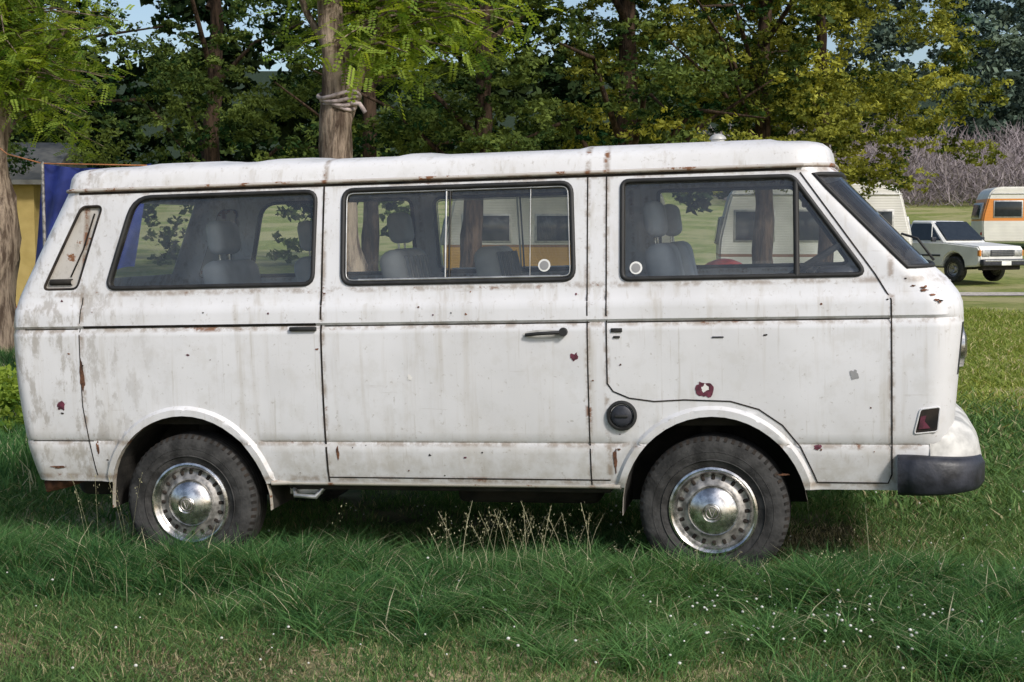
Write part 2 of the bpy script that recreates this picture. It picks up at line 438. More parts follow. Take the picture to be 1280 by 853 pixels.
lathe('handle_lock',[(0,-.02),(.018,-.02),(.02,0)],RUB,van,16,(hx+.085,-w(hx,hz)-.01,hz+.006))
rbox('rail_end_stop',-1.86,-w(-1.86,1.155)-.006,1.158,.13,.02,.020,RUB,van,.006)
rbox('door_lock_plate',-.41,-w(-.41,1.13)-.002,1.135,.05,.01,.018,RUB,van,.003)
rbox('door_lock_plate',-.41,-w(-.41,1.10)-.002,1.105,.03,.01,.010,RUB,van,.003)
rbox('badge',.03,-w(.03,1.10)-.002,1.10,.05,.006,.006,BLKP,van,.002)
fx,fz=-.395,.757
lathe('fuel_cap_surround',[(.068,0),(.066,-.012),(.056,-.014),(.05,.0)],RUB,van,32,(fx,-w(fx,fz)-.001,fz))
lathe('fuel_cap',[(.0,-.016),(.03,-.018),(.045,-.010),(.05,.004)],BLKP,van,32,(fx,-w(fx,fz)-.002,fz))
rbox('fuel_cap_grip',fx,-w(fx,fz)-.02,fz,.06,.012,.014,RUB,van,.004)
def Sc(p,off):
    x0=xF(p[1]); 
    if p[0]<=x0: return S(p,-1,off)
    dx=min(.16,p[0]-x0); rc=FRC(p[1])+FB; ph=math.asin(min(1,dx/rc))
    ww=w(x0,p[1]); return (p[0]+off*math.sin(ph),-(ww*(FQ+(1-FQ)*math.cos(ph))+off*math.cos(ph)),p[1])
def blob(name,x,z,rx,rz,mat,seed,off=.0022):
    pts=[]
    for i in range(26):
        a=2*math.pi*i/26; r=1+.6*(noise.noise(Vector((math.cos(a)*1.3+seed,math.sin(a)*1.3,seed*.7))))+.35*noise.noise(Vector((math.cos(a)*4+seed,math.sin(a)*4,seed)))
        pts.append(Sc((x+rx*r*math.cos(a),z+rz*r*math.sin(a)),off))
    c=Sc((x,z),off); mobj(name,pts+[c],[(i,(i+1)%26,26) for i in range(26)],mat,van)
spots=[(-3.10,.80,.022,.02,MAROON),(-.03,.875,.034,.032,MAROON),(-.60,1.02,.015,.016,MAROON),(.60,.93,.016,.020,INTR),(-2.985,.95,.012,.07,RUST),
        (.445,.62,.015,.012,MAROON),(-.43,.55,.009,.05,RUST),(-1.36,.93,.012,.012,SEATL),(-2.93,.60,.008,.03,RUST),(-3.15,.50,.04,.006,RUST),(-1.72,.58,.006,.03,RUST),(.30,.50,.03,.004,RUST)]
random.seed(77)
for i in range(40):
    x=random.uniform(-3.2,.8); z=random.choice([random.uniform(.47,.62),random.uniform(.65,1.15),random.uniform(1.2,1.33)])
    if any(ell(x,z,xc)<.46 for xc in AX): continue
    q=random.uniform(.0018,.0050); spots.append((x,z,q*random.uniform(.8,1.8),q,random.choice([RUST,RUST,MAROON,GAP])))
for i in range(12):
    t=random.random(); spots.append((.80+t*.16,1.355-t*.12+random.gauss(0,.008),random.uniform(.006,.016),random.uniform(.002,.005),random.choice([RUST,GAP,RUST])))
for i,(x,z,rx,rz,m) in enumerate(spots): blob('rust_spot',x,z,rx,rz,m,i*1.7+.3)
blob('rust_spot',-.03,.877,.014,.016,SEATL,4.4,.0032)
for x,z in ((-.325,1.405),(-.735,1.425)):
    for r0,off,m in ((.028,-.007,WHITE),(.020,-.0055,INTR)):
        pts=[S((x+r0*math.cos(a),z+r0*math.sin(a)),-1,off) for a in np.linspace(0,2*math.pi,25)[:-1]]
        mobj('window_sticker',pts,[tuple(range(24))],m,van)
io=round_poly([(.845,.68),(.87,.785),(.950,.795),(.940,.69)],.012)
mobj('indicator_opening',[Sc(p,.004) for p in io],[tuple(range(24))],GAP,van)
mobj('broken_indicator_lens',[Sc(p,.007) for p in ((.862,.70),(.872,.755),(.895,.76),(.888,.735),(.91,.705))],[(0,1,2,3,4)],MAROON,van)
tube('indicator_frame',[Sc(p,.002) for p in io],.004,PAINT,van,True)
for sg in (-1,1):
    for y,r in ((.62,.088),(.40,.06)):
        d=Fh(1.03)-FB*(y/.91)**2
        o=lathe('headlight',[(0,-.035),(r*.6,-.03),(r*.92,-.012),(r,-.008),(r*1.08,-.016),(r*1.1,.02)],CHR,van,32,(d-.006,sg*y,1.03)); o.rotation_euler=(0,0,math.radians(90))
def sweep(name,path,prof,mat,taper=None,pb=None):
    v=[];f=[];m=len(path);k=len(prof)
    for i in range(m):
        a=Vector(path[max(0,i-1)][:2]);b=Vector(path[min(m-1,i+1)][:2]);t=(b-a).normalized();nn=Vector((t.y,-t.x))
        u=taper(i,m) if taper else 0
        for j,(o_,h) in enumerate(prof):
            if pb: o2,h2=pb[j]; o_,h=o_+(o2-o_)*u,h+(h2-h)*u
            q=Vector(path[i][:2])+nn*o_; v.append((q.x,q.y,h))
    for i in range(m-1):
        for j in range(k): f.append((i*k+j,i*k+(j+1)%k,(i+1)*k+(j+1)%k,(i+1)*k+j))
    f.append(tuple(range(k))); f.append(tuple((m-1)*k+j for j in range(k)))
    return mobj(name,v,f,mat,van,True,65)
bp=cap_plan(1.05,.90,.06,.15,.78,1,24,15)
full=[(.78,-.89),(.83,-.895)]+bp+[(.83,.895),(.78,.89)]
pf=[(-.03,.45),(.06,.45),(.105,.465),(.125,.50),(.130,.56),(.118,.62),(.09,.67),(.05,.705),(.01,.72),(-.03,.722)]
pe=[(-.03,.47),(.01,.47),(.018,.48),(.024,.51),(.026,.56),(.024,.61),(.018,.65),(.010,.675),(.0,.685),(-.03,.69)]
def tp(i,m):
    d=min(i,m-1-i); u=min(1,d/16); return 1-u*u*(3-2*u)
sweep('front_bumper',full[8:-8],pf,CREAM,tp,pe)
cp=[(-.02,.425),(.085,.42),(.128,.432),(.146,.46),(.148,.54),(.130,.572),(-.02,.58)]
cp2=[(-.02,.425),(.04,.42),(.058,.435),(.066,.50),(.062,.565),(.04,.59),(-.02,.59)]
def tc1(i,m): u=min(1,i/(m-1)*1.2); return u*u*(3-2*u)
sweep('bumper_end_cap',full[:24],cp2,BLKP,tc1,cp); sweep('bumper_end_cap',full[-24:],cp2,BLKP,lambda i,m:tc1(m-1-i,m),cp)
tube('exhaust_pipe',[(-2.95,-.62,.42),(-3.1,-.70,.43),(-3.2,-.76,.40),(-3.28,-.80,.385)],.03,RUST,van,res=5)
rbox('rear_valance',-3.2,0,.44,.14,1.5,.10,RUST,van,.02)
rbox('chassis_floor',-1.2,0,.72,3.9,1.60,.05,UNDER,van,.01)
rbox('chassis_sill_box',-1.23,0,.44,1.55,1.66,.10,UNDER,van,.02)
rbox('fuel_tank',-.9,0,.36,.7,1.1,.16,UNDER,van,.04)
rbox('engine_block',-2.95,0,.42,.62,1.1,.26,UNDER,van,.05)
rbox('front_crossmember',.66,0,.48,.4,1.5,.12,UNDER,van,.03)
rbox('inner_bulkhead_front',.6,0,.62,.3,1.6,.3,UNDER,van,.03)
rbox('inner_bulkhead_mid',-1.23,0,.58,1.55,1.6,.25,UNDER,van,.03)
rbox('inner_bulkhead_rear',-3.06,0,.62,.30,1.6,.3,UNDER,van,.03)
for xc in AX:
    tube('axle',[(xc,-.75,.33),(xc,.75,.33)],.035,UNDER,van)
    tube('trailing_arm',[(xc+.35,-.45,.42),(xc,-.62,.33)],.04,UNDER,van)
    tube('spring_strut',[(xc-.06,-.6,.35),(xc-.03,-.55,.72)],.05,UNDER,van)
tube('jacking_bracket',[(-1.98,-.80,.42),(-1.96,-.84,.365),(-1.86,-.84,.36),(-1.82,-.80,.41)],.012,ALU,van)
rbox('bracket_plate',-1.92,-.80,.39,.16,.02,.05,ALU,van,.006)
def wheel(xc,sg,steer=0):
    e=empty('wheel'); e.parent=van; e.location=(xc,sg*.80,.33); e.rotation_euler=(0,0,steer)
    R=.33
    lathe('tyre',[(.190,.06),(.195,-.075),(.205,-.086),(.245,-.097),(.285,-.096),(.305,-.09),(.318,-.083),(.327,-.07),(R,-.045),(R,-.003),(R,.045),(.325,.075),(.30,.092),(.24,.095),(.195,.08)],TYRE,e,72,(0,0,0),-sg*1.0 if sg>0 else 1)
    for dy in (-.04,-.015,.015,.04):
        lathe('tread_groove',[(R+.0008,dy-.004),(R+.0008,dy+.004)],GAP,e,60)
    s=1 if sg<0 else -1
    v=[];f=[]
    for i in range(60):
        a0=2*math.pi*i/60;a1=a0+.045
        b=len(v)
        for a,r,y in ((a0,.3285,-.066),(a1,.3285,-.066),(a1,.312,-.0885),(a0,.312,-.0885)): v.append((r*1.004*math.cos(a),s*(y-.001),r*1.004*math.sin(a)))
        f.append((b,b+1,b+2,b+3))
    mobj('tread_block_gap',v,f,GAP,e)
    for rr_ in (.225,.262): lathe('sidewall_ring',[(rr_,-.094),(rr_+.003,-.0985),(rr_+.006,-.094)],TYRE,e,60,sgn=s)
    lathe('rim_ring',[(.197,-.078),(.195,-.090),(.186,-.094),(.176,-.088),(.168,-.074),(.160,-.066)],CHR,e,64,sgn=s)
    lathe('wheel_disc',[(.170,-.066),(.150,-.060),(.135,-.066),(.122,-.078),(.108,-.080),(.09,-.07)],STEEL,e,64,sgn=s)
    for i in range(20):
        a=2*math.pi*i/20; c=(math.cos(a),math.sin(a))
        rbox('vent_slot',c[0]*.147,-.062*s,c[1]*.147,.024,.012,.017,GAP,e,.005,(0,-a,0),2)
    lathe('hub_cap',[(.112,-.080),(.110,-.090),(.100,-.098),(.085,-.110),(.06,-.122),(.042,-.127),(.038,-.123),(.034,-.127),(.0,-.129)],CHR,e,48,sgn=s)
    lathe('hub_emblem_ring',[(.030,-.128),(.027,-.132),(.024,-.128)],STEEL,e,32,sgn=s)
    for q in (-1,1): rbox('emblem_bar',q*.008,-.1295*s,0,.004,.003,.04,STEEL,e,.001,(0,q*.35,0),1)
    return e
wheel(0,-1,math.radians(-3)); wheel(0,1); wheel(AX[1],-1); wheel(AX[1],1)
rbox('cabin_floor',-1.2,0,.77,4.0,1.66,.02,INTR,van,.0)
rbox('rear_deck',-2.93,0,.95,.62,1.6,.34,INTR,van,.03)
rbox('dashboard',.62,0,1.17,.30,1.55,.26,BLKP,van,.06)
rbox('instrument_binnacle',.54,-.40,1.33,.18,.36,.10,BLKP,van,.04)
def seat(x,y,wd,heads,stripe=False,top=1.50):
    m=SEAT
    rbox('seat_base',x+.18,y,1.05,.50,wd,.16,m,van,.06); rbox('seat_box',x+.15,y,.88,.4,wd*.9,.22,INTR,van,.03)
    rbox('seat_back',x-.10,y,(1.1+top)/2,.13,wd,top-1.08,SEATL if stripe else m,van,.06,(0,math.radians(-11),0),4)
    if stripe:
        for k in range(int(wd/.09)): rbox('seat_piping',x-.035,y-wd/2+.06+k*.09,(1.12+top)/2,.03,.012,top-1.16,INTR,van,.005,(0,math.radians(-11),0),2)
    for hy in heads:
        rbox('headrest',x-.16,y+hy,top+.12,.09,.27,.17,m,van,.045,(0,math.radians(-8),0),4)
        for q in (-.06,.06): tube('headrest_post',[(x-.155,y+hy+q,top-.02),(x-.16,y+hy+q,top+.06)],.006,CHR,van)
seat(-.12,-.42,.52,[0]); seat(-.12,.42,.52,[0],False)
seat(-1.42,-.30,.50,[],True,1.50); seat(-1.10,.35,.55,[],True,1.50); seat(-1.62,.45,.45,[0],False,1.50); seat(-2.30,-.40,.50,[0],False,1.47); seat(-2.12,.40,.55,[0],False,1.47)
rbox('cabinet',-.75,.72,1.22,.3,.12,.25,INTR,van,.03)
st=lathe('steering_wheel',[(.195,-.012),(.207,0),(.195,.012),(.183,0),(.195,-.012)],RUB,van,40,(.40,-.42,1.38)); st.rotation_euler=(math.radians(90),math.radians(-32),0)
tube('steering_column',[(.41,-.42,1.375),(.60,-.42,1.2)],.03,RUB,van)
tube('steering_spoke',[(.38,-.58,1.38),(.41,-.42,1.37),(.38,-.26,1.38)],.014,RUB,van)
tube('rear_view_mirror_stem',[(.48,0,1.78),(.42,0,1.72)],.008,RUB,van); rbox('rear_view_mirror',.41,0,1.69,.03,.2,.06,RUB,van,.01)
lathe('roof_vent',[(.0+.042*math.sin(a),.03*math.cos(a)) for a in np.linspace(.01,1.5,6)],CREAM,van,20,(.0,-.15,1.995)).rotation_euler=(math.radians(90),0,0)
tube('roof_vent_stem',[(0,-.15,1.96),(0,-.15,2.0)],.033,CREAM,van,res=4)
tube('wiper',[(.98,-.35,1.40),(.90,-.45,1.50),(.86,-.10,1.52)],.006,RUB,van)

# ============================================================ GROUND
def sstep(a,b,x): t=np.clip((x-a)/(b-a),0,1); return t*t*(3-2*t)
def g(x,y):
    x=np.asarray(x,float);y=np.asarray(y,float)
    z=.0272*3*np.tanh(x/3)*(1-sstep(10,20,y))+.006
    z=z+sstep(34,46,y)*.42+np.maximum(0,y-42)*.062*1.0
    z=z+np.maximum(0,y-88)*.12
    return z+.012*np.sin(x*1.3+.5)*np.cos(y*1.1)*(1-sstep(20,40,y))
xs=np.unique(np.concatenate([np.linspace(-220,-16,18),np.linspace(-16,30,93),np.linspace(30,260,20)]))
ys=np.unique(np.concatenate([np.linspace(-120,0,12),np.linspace(0,30,61),np.linspace(30,100,50),np.linspace(100,210,14)]))
XX,YY=np.meshgrid(xs,ys); ZZ=g(XX,YY)
v=np.stack([XX,YY,ZZ],-1).reshape(-1,3); nx=len(xs); f=[(j*nx+i,j*nx+i+1,(j+1)*nx+i+1,(j+1)*nx+i) for j in range(len(ys)-1) for i in range(nx-1)]
k=N('lawn_soil'); X,Y,Z=k.xyz(); n1=k.noise(.35,detail=5); n2=k.noise(3.5,detail=6); n3=k.noise(45,detail=4)
col=k.mix(k.rng(n2,.35,.65),(.05,.065,.022),(.14,.125,.065))
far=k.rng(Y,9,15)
col=k.mix(far,col,k.mix(k.rng(n2,.3,.7),(.17,.22,.055),(.32,.34,.11)))  # far lawn lightened and yellowed to stand in for sunlight on it
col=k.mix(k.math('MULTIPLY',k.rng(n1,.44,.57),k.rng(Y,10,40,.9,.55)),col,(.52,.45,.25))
col=k.mix(k.rng(n3,.35,.7,0,.35),col,(.08,.08,.035))
col=k.mix(k.rng(Y,88,96),col,(.03,.045,.025))
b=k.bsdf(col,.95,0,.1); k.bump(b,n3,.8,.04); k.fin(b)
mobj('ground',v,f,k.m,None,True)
tx=np.linspace(-30,60,91); v=[];f=[]
for i,x in enumerate(tx):
    for yy in (31.6,32.4,33.2): q=yy+.4*math.sin(x*.15); v.append((x,q,float(g(x,q))+.02))
for i in range(len(tx)-1):
    for j in (0,1): f.append((3*i+j,3*i+3+j,3*i+4+j,3*i+1+j))
mobj('gravel_track',v,f,simple('gravel',(.52,.47,.41),.95,0,.2,12,.5),None,True)

# ============================================================ GRASS (merged meshes)
def blades(nb,area,hmin,hmax,wd,bend,seed,dry=.06,circ=False,stalks=0,L=4):
    r=np.random.default_rng(seed); 
    if circ:
        a=r.random(nb)*6.283; q=np.abs(r.normal(0,.42,nb))*area; px=q*np.cos(a);py=q*np.sin(a)
    else: px=(r.random(nb)-.5)*area;py=(r.random(nb)-.5)*area
    H=hmin+(hmax-hmin)*r.random(nb)**1.3; az=r.random(nb)*6.283; B=bend*H*(.3+r.random(nb)); wz=wd*(.6+.8*r.random(nb))
    ta=r.random(nb)*6.283; tx=np.cos(ta)*wz/2;ty=np.sin(ta)*wz/2
    ts=np.linspace(0,1,L); P=[]
    for t in ts:
        cx_=px+np.cos(az)*B*t**2; cy_=py+np.sin(az)*B*t**2; cz_=H*(t-.28*bend*t**2)
        k_=np.interp(t,[0,.33,.66,1],[1,.9,.65,.08])
        P.append((np.stack([cx_-tx*k_,cy_-ty*k_,cz_],-1),np.stack([cx_+tx*k_,cy_+ty*k_,cz_],-1)))
    Q=np.concatenate([np.stack([P[i][0],P[i][1],P[i+1][1],P[i+1][0]],1) for i in range(L-1)],0)
    rn=r.random(nb)*.92; rn[r.random(nb)<dry]=.99; rn=np.tile(rn,L-1)
    if stalks:
        q=[]
        for i in range(stalks):
            x0,y0=r.normal(0,.12,2); h=r.uniform(.30,.50); a=r.random()*6.283; bx,by=math.cos(a)*h*.35,math.sin(a)*h*.35
            for t in range(4):
                a0,a1=t/4,(t+1)/4; p0=np.array([x0+bx*a0**2,y0+by*a0**2,h*a0]);p1=np.array([x0+bx*a1**2,y0+by*a1**2,h*a1]); d=np.array([.0009,.0005,0])
                q.append([p0-d,p0+d,p1+d,p1-d])
            for t in range(14):
                a0=.74+.26*t/14; c=np.array([x0+bx*a0**2,y0+by*a0**2,h*a0]); o_=r.normal(0,1,3)*np.array([.012,.012,.006]); s_=r.normal(0,.002,3); e_=r.normal(0,.002,3)
                q.append([c+o_-s_,c+o_+e_,c+o_+s_+np.array([0,0,.006]),c+o_-e_])
        q=np.array(q); Q=np.concatenate([Q,q],0); rn=np.concatenate([rn,np.full(len(q),.97)])
    return Q,rn
GR=mat_leaf('grass_blades',(.048,.110,.040),(.165,.265,.088),.25,(.42,.37,.22))
GD=mat_leaf('grass_blades_lush',(.034,.098,.036),(.125,.245,.080),.25,(.46,.44,.29))
GY=mat_leaf('grass_dry',(.15,.15,.07),(.30,.27,.15),.2,(.44,.38,.25))
GS=mat_leaf('grass_sunny',(.11,.17,.04),(.32,.38,.10),.3,(.58,.50,.29))  # bright yellow-green puts the far field's sunlight into the blade colour
grass=empty('grass')
shortM=[blades(2000,.8,.022,.070,.0044,.8,20+i,.08,L=3) for i in range(4)]
medM=[blades(650,.8,.06,.14,.0050,.95,40+i,.05) for i in range(3)]
tallM=[blades(290,.30,.10,.29,.0058,1.05,60+i,.05,True,(0,0,6,1)[i]) for i in range(4)]
dryM=[blades(900,.8,.012,.042,.0038,.9,80+i,.4,L=3) for i in range(2)]
farM=[blades(420,1.6,.05,.12,.013,.8,90+i,.08,L=3) for i in range(3)]
ACC={'short_grass':[], 'lush_grass':[], 'dry_grass':[], 'field_grass':[]}
def inst(bucket,pr,x,y,s=1,sz=None):
    Q,rn=pr; a=random.random()*6.283; c,s_=math.cos(a)*s,math.sin(a)*s; sz=(sz or s)*random.uniform(.85,1.2)
    P=np.empty_like(Q); P[...,0]=Q[...,0]*c-Q[...,1]*s_+x; P[...,1]=Q[...,0]*s_+Q[...,1]*c+y; P[...,2]=Q[...,2]*sz+float(g(x,y))-.004
    P[...,2]+=.0272*(P[...,0]-x) if y<10 else 0
    off=.45*noise.noise(Vector((x*.9,y*.9,4)))+random.uniform(-.08,.08)
    rr2=np.where(rn<.93,np.clip(rn+off,0,.92),rn)
    ACC[bucket].append((P.astype(np.float32),rr2))
def nz(x,y,f,s=0): return noise.noise(Vector((x*f+s,y*f+s*.7,s)))
y=4.25
while y<8.4:
    x=-.41*y-.5
    while x<.41*y+.5:
        jx,jy=x+random.uniform(-.15,.15),y+random.uniform(-.15,.15)
        bare=max(0,1-math.hypot((jx+1.25)/1.0,(jy-4.95)/.42))+max(0,1-math.hypot((jx-.45)/.5,(jy-4.6)/.25))+.5*nz(jx,jy,1.1,3)
        dry=bare>.2 or nz(jx,jy,.8,9)>.36
        if jy>7.0 and -3.0<jx<2.4:
            if random.random()<.4: inst('short_grass',random.choice(shortM),jx,jy)
        elif dry:
            inst('dry_grass',random.choice(dryM),jx,jy)
            if random.random()<.30: inst('short_grass',random.choice(shortM),jx,jy,1,.6)
        else:
            inst('short_grass',random.choice(shortM),jx,jy)
            if random.random()<.25: inst('dry_grass',random.choice(dryM),jx,jy)
            if nz(jx,jy,.8,5)>-.18: inst('short_grass',random.choice(medM),jx,jy,1,.75+.8*max(0,nz(jx,jy,.8,5)))
        x+=.42
    y+=.42
def side_pt(s,d): return (.894+.979*s-.203*d, 5.88-.203*s-.979*d)
random.seed(5)
for i in range(250):
    s=random.uniform(-3.9,1.5); d=random.gauss(.14,.23); x,y_=side_pt(s,d)
    if (abs(s)<.42 or abs(s-AX[1])<.42) and -.30<d<.12: continue
    inst('lush_grass',random.choice(tallM[:2] if random.random()<.93 else tallM),x,y_,random.uniform(.6,1.0),random.uniform(.45,.95)*(1.25 if s<-1.6 else .95))
for s0,hh in ((0,.95),(AX[1],1.30)):
    for i in range(26):
        x,y_=side_pt(s0+random.uniform(-.50,.50),random.uniform(.13,.32)); inst('lush_grass',random.choice(tallM[:2]),x,y_,.75,random.uniform(.6,1)*hh)
for i in range(110):
    c=random.choice([(.35,5.2,.5,.22),(.1,5.5,.55,.16),(.1,5.5,.55,.16),(1.15,5.0,.35,.2),(-.4,5.5,.4,.12),(1.7,4.7,.2,.1),(1.9,5.3,.4,.2)])
    inst('lush_grass',random.choice(tallM[:2]),random.gauss(c[0],c[2]*.6),random.gauss(c[1],c[3]),random.uniform(.5,.9),random.uniform(.40,.75))
for i in range(8):
    x,y_=side_pt(random.uniform(-1.1,-.45),random.uniform(.0,.3)); inst('lush_grass',tallM[2],x,y_,.7,.8)
random.seed(9)
for i in range(330):
    y_=8+18*random.random()**1.2
    if random.random()<.6: x=y_*random.uniform(.27,.41)
    else: x=y_*random.uniform(-.42,-.31)
    bk='field_grass' if (y_>11.5 and x>0) or (y_>14) else 'short_grass'
    if x>0 and nz(x,y_,.35,6)>.12 and y_>10: continue
    inst(bk,random.choice(farM),x,y_,random.uniform(.9,1.3),random.uniform(.6,1.0))
for i in range(80):
    y_=random.uniform(9,18); inst('lush_grass',random.choice(farM),y_*random.uniform(-.42,-.34),y_,random.uniform(.6,1.0),random.uniform(1.2,2.4))
for nm,m in (('short_grass',GR),('lush_grass',GD),('dry_grass',GY),('field_grass',GS)):
    quads_mesh(nm,np.concatenate([a for a,b in ACC[nm]]),m,grass,np.concatenate([b for a,b in ACC[nm]]))
v=[];f=[]
ico=bmesh.new(); bmesh.ops.create_icosphere(ico,subdivisions=1,radius=1); iv=[p.co.copy() for p in ico.verts]; iff=[[q.index for q in p.verts] for p in ico.faces]; ico.free()
random.seed(3)
for i in range(330):
    if i<210: x,y_=random.gauss(1.35,.6),random.gauss(5.2,.38)
    else: x,y_=random.uniform(-2.5,3.2),random.uniform(4.6,7.5)
    r=random.uniform(.0030,.0078); z=float(g(x,y_))+random.uniform(.05,.11); b0=len(v)
    for p in iv: v.append((x+p.x*r,y_+p.y*r,z+p.z*r*.8))
    f+= [[b0+q for q in t] for t in iff]
mobj('clover_flowers',v,f,simple('clover_white',(.66,.66,.60),.8,0,.15,90),None,True)
M=900; x=rng.normal(-1.2,.9,M); y_=rng.uniform(4.3,5.6,M); C=np.stack([x,y_,g(x,y_)+rng.uniform(.004,.03,M)],-1)
u=rng.normal(size=(M,3))*np.array([1,1,.15]); u/=np.linalg.norm(u,axis=1,keepdims=True); vv=np.cross(u,np.array([0,0,1.])+rng.normal(0,.25,(M,3))); s_=(.006+.016*rng.random(M))[:,None]
quads_mesh('dry_leaf_litter',np.stack([C-u*s_,C+vv*s_*.25,C+u*s_,C-vv*s_*.25],1),mat_leaf('litter',(.16,.11,.06),(.40,.33,.22),.1),None,rng.random(M))

# ============================================================ TREES
def limb_mesh(limbs,seg=9,rough=.12):
    v=[];f=[]
    for pts,rad in limbs:
        pts=[Vector(p) for p in pts]; P=[];R=[]
        for i in range(len(pts)-1):
            k=max(2,int((pts[i+1]-pts[i]).length/.25))
            for j in range(k): P.append(pts[i].lerp(pts[i+1],j/k)); R.append(rad[i]+(rad[i+1]-rad[i])*j/k)
        P.append(pts[-1]);R.append(rad[-1]); b=len(v)
        for i,(p,r) in enumerate(zip(P,R)):
            d=(P[min(i+1,len(P)-1)]-P[max(i-1,0)]).normalized(); a=d.orthogonal().normalized() if abs(d.z)<.9 else Vector((1,0,0)); c=d.cross(a).normalized(); a=c.cross(d)
            wob=Vector((noise.noise(p*1.1),noise.noise(p*1.1+Vector((7,3,1))),0))*r*.7
            for s in range(seg):
                t=2*math.pi*s/seg; q=p+wob+(a*math.cos(t)+c*math.sin(t))*r; q=q+(q-p-wob)*rough*2*noise.noise(q*3.7+Vector((s*3.1,0,0))); v.append(q)
        for i in range(len(P)-1):
            for s in range(seg): f.append((b+i*seg+s,b+i*seg+(s+1)%seg,b+(i+1)*seg+(s+1)%seg,b+(i+1)*seg+s))
    return v,f
def leaf_quads(C,size,aspect=.45,droop=0.0):
    M=len(C); u=rng.normal(size=(M,3)); u[:,2]=u[:,2]*.7-droop; u/=np.linalg.norm(u,axis=1,keepdims=True)
    t=rng.normal(size=(M,3)); vv=np.cross(u,t); vv/=np.linalg.norm(vv,axis=1,keepdims=True)
    s=size[:,None]; return np.stack([C-u*s/2,C+vv*s*aspect/2,C+u*s/2,C-vv*s*aspect/2],1)
def clumps(cs,radii,nper,lsize,tone=.27):
    C=[];Sz=[];Rn=[]
    for c,r,nn in zip(cs,radii,nper):
        d=rng.normal(size=(nn,3)); d/=np.linalg.norm(d,axis=1,keepdims=True); q=rng.random(nn)**.45
        ns=max(3,nn//22); sp=rng.normal(size=(ns,3)); sp/=np.linalg.norm(sp,axis=1,keepdims=True); sp*=rng.random((ns,1))**.4
        idx=rng.integers(0,ns,nn); P=sp[idx]*.86+d*q[:,None]*.22
        tn=rng.normal(.0,.16,ns)[idx]
        C.append(c+P*r); Sz.append(lsize*(.6+.8*rng.random(nn))); Rn.append(np.clip(rng.normal(.42,tone)+tn+rng.normal(0,.12,nn),0,1))
    return np.concatenate(C),np.concatenate(Sz),np.concatenate(Rn)
LF_A=mat_leaf('wattle_leaves',(.024,.048,.012),(.38,.39,.075),.3)  # sunlit yellow painted into right crowns' leaf colour; the dark copy serves the rest
LF_B=mat_leaf('wattle_leaves_dark',(.012,.034,.013),(.155,.205,.052),.25)
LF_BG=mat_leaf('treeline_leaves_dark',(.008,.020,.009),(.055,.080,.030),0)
LF_R=mat_leaf('robinia_leaves',(.08,.16,.03),(.36,.46,.085),.45)
LF_D=mat_leaf('distant_leaves',(.060,.095,.080),(.14,.185,.13),0)  # blue-grey lift in the leaf colour stands in for distance haze
SCR=mat_leaf('bare_scrub_twigs',(.12,.10,.11),(.31,.27,.275),0)
def big_tree(name,x,y,H,r0,lo,spread,nfine,mat,seed,ls=.085,lean=0):
    random.seed(seed); z0=float(g(x,y)); T=empty(name,(0,0,0))
    limbs=[([(x,y,z0-.1),(x+lean*.3,y,z0+2),(x+lean*.7,y+.1,z0+5),(x+lean,y,z0+H*.85)],[r0*1.15,r0*.85,r0*.6,r0*.2])]
    cs=[];rad=[]
    for i in range(8):
        a=random.random()*6.283; zb=random.uniform(lo*.9,6.5); L=spread*random.uniform(.6,.95)
        bx=x+lean*.3; e=(bx+math.cos(a)*L,y+math.sin(a)*L,z0+zb+random.uniform(.2,1.6))
        m=(bx+math.cos(a)*L*.5,y+math.sin(a)*L*.5,z0+zb+random.uniform(.3,1.1))
        limbs.append(([(bx,y,z0+zb-.5),m,e],[r0*.26,r0*.16,.012]))
    for i in range(nfine):
        a=random.random()*6.283; q=spread*math.sqrt(random.random())*1.08; z=random.uniform(lo,6.4)
        cs.append(np.array([x+lean*.5+q*math.cos(a),y+q*math.sin(a),z0+z+ .25*(spread-q)*(random.random()-.3)])); k_=random.uniform(.36,.75); rad.append(np.array([k_,k_,k_*random.uniform(.4,.7)]))
    C,Sz,Rn=clumps(cs,rad,[int(340*(r[0]/.6)**1.5) for r in rad],ls)
    vv,ff=limb_mesh(limbs); mobj('trunk',vv,ff,BARK2,T,True)
    quads_mesh('foliage',leaf_quads(C,Sz,.48),mat,T,Rn)
    cs=[];rad=[]
    for i in range(24):
        t=random.random(); z=6.8+(H-7)*t; q=spread*1.05*math.sqrt(random.random())*math.sqrt(max(.12,1-t*.85)); a=random.random()*6.283
        cs.append(np.array([x+lean+q*math.cos(a),y+q*math.sin(a),z0+z])); k_=random.uniform(.8,1.2); rad.append(np.array([k_,k_,k_*.6]))
    C,Sz,Rn=clumps(cs,rad,[90]*len(cs),.28)
    quads_mesh('upper_foliage',leaf_quads(C,Sz,.5),mat,T,Rn)
big_tree('wattle_tree',-9.2,24,13,.20,2.2,3.3,62,LF_B,1)
big_tree('wattle_tree',-5.6,25,14,.20,2.6,3.2,60,LF_B,2,lean=.3)
big_tree('wattle_tree',-2.4,23,13,.16,2.8,2.9,58,LF_B,3)
big_tree('wattle_tree',-.7,22,14,.19,2.7,3.0,58,LF_B,4,lean=.4)
big_tree('wattle_tree',1.9,22.5,14,.23,2.5,3.2,82,LF_B,5)
big_tree('wattle_tree',4.2,23,13,.18,2.4,3.0,105,LF_A,6)
big_tree('wattle_tree',5.7,24.5,12,.15,2.4,2.7,120,LF_A,8,lean=-.3)
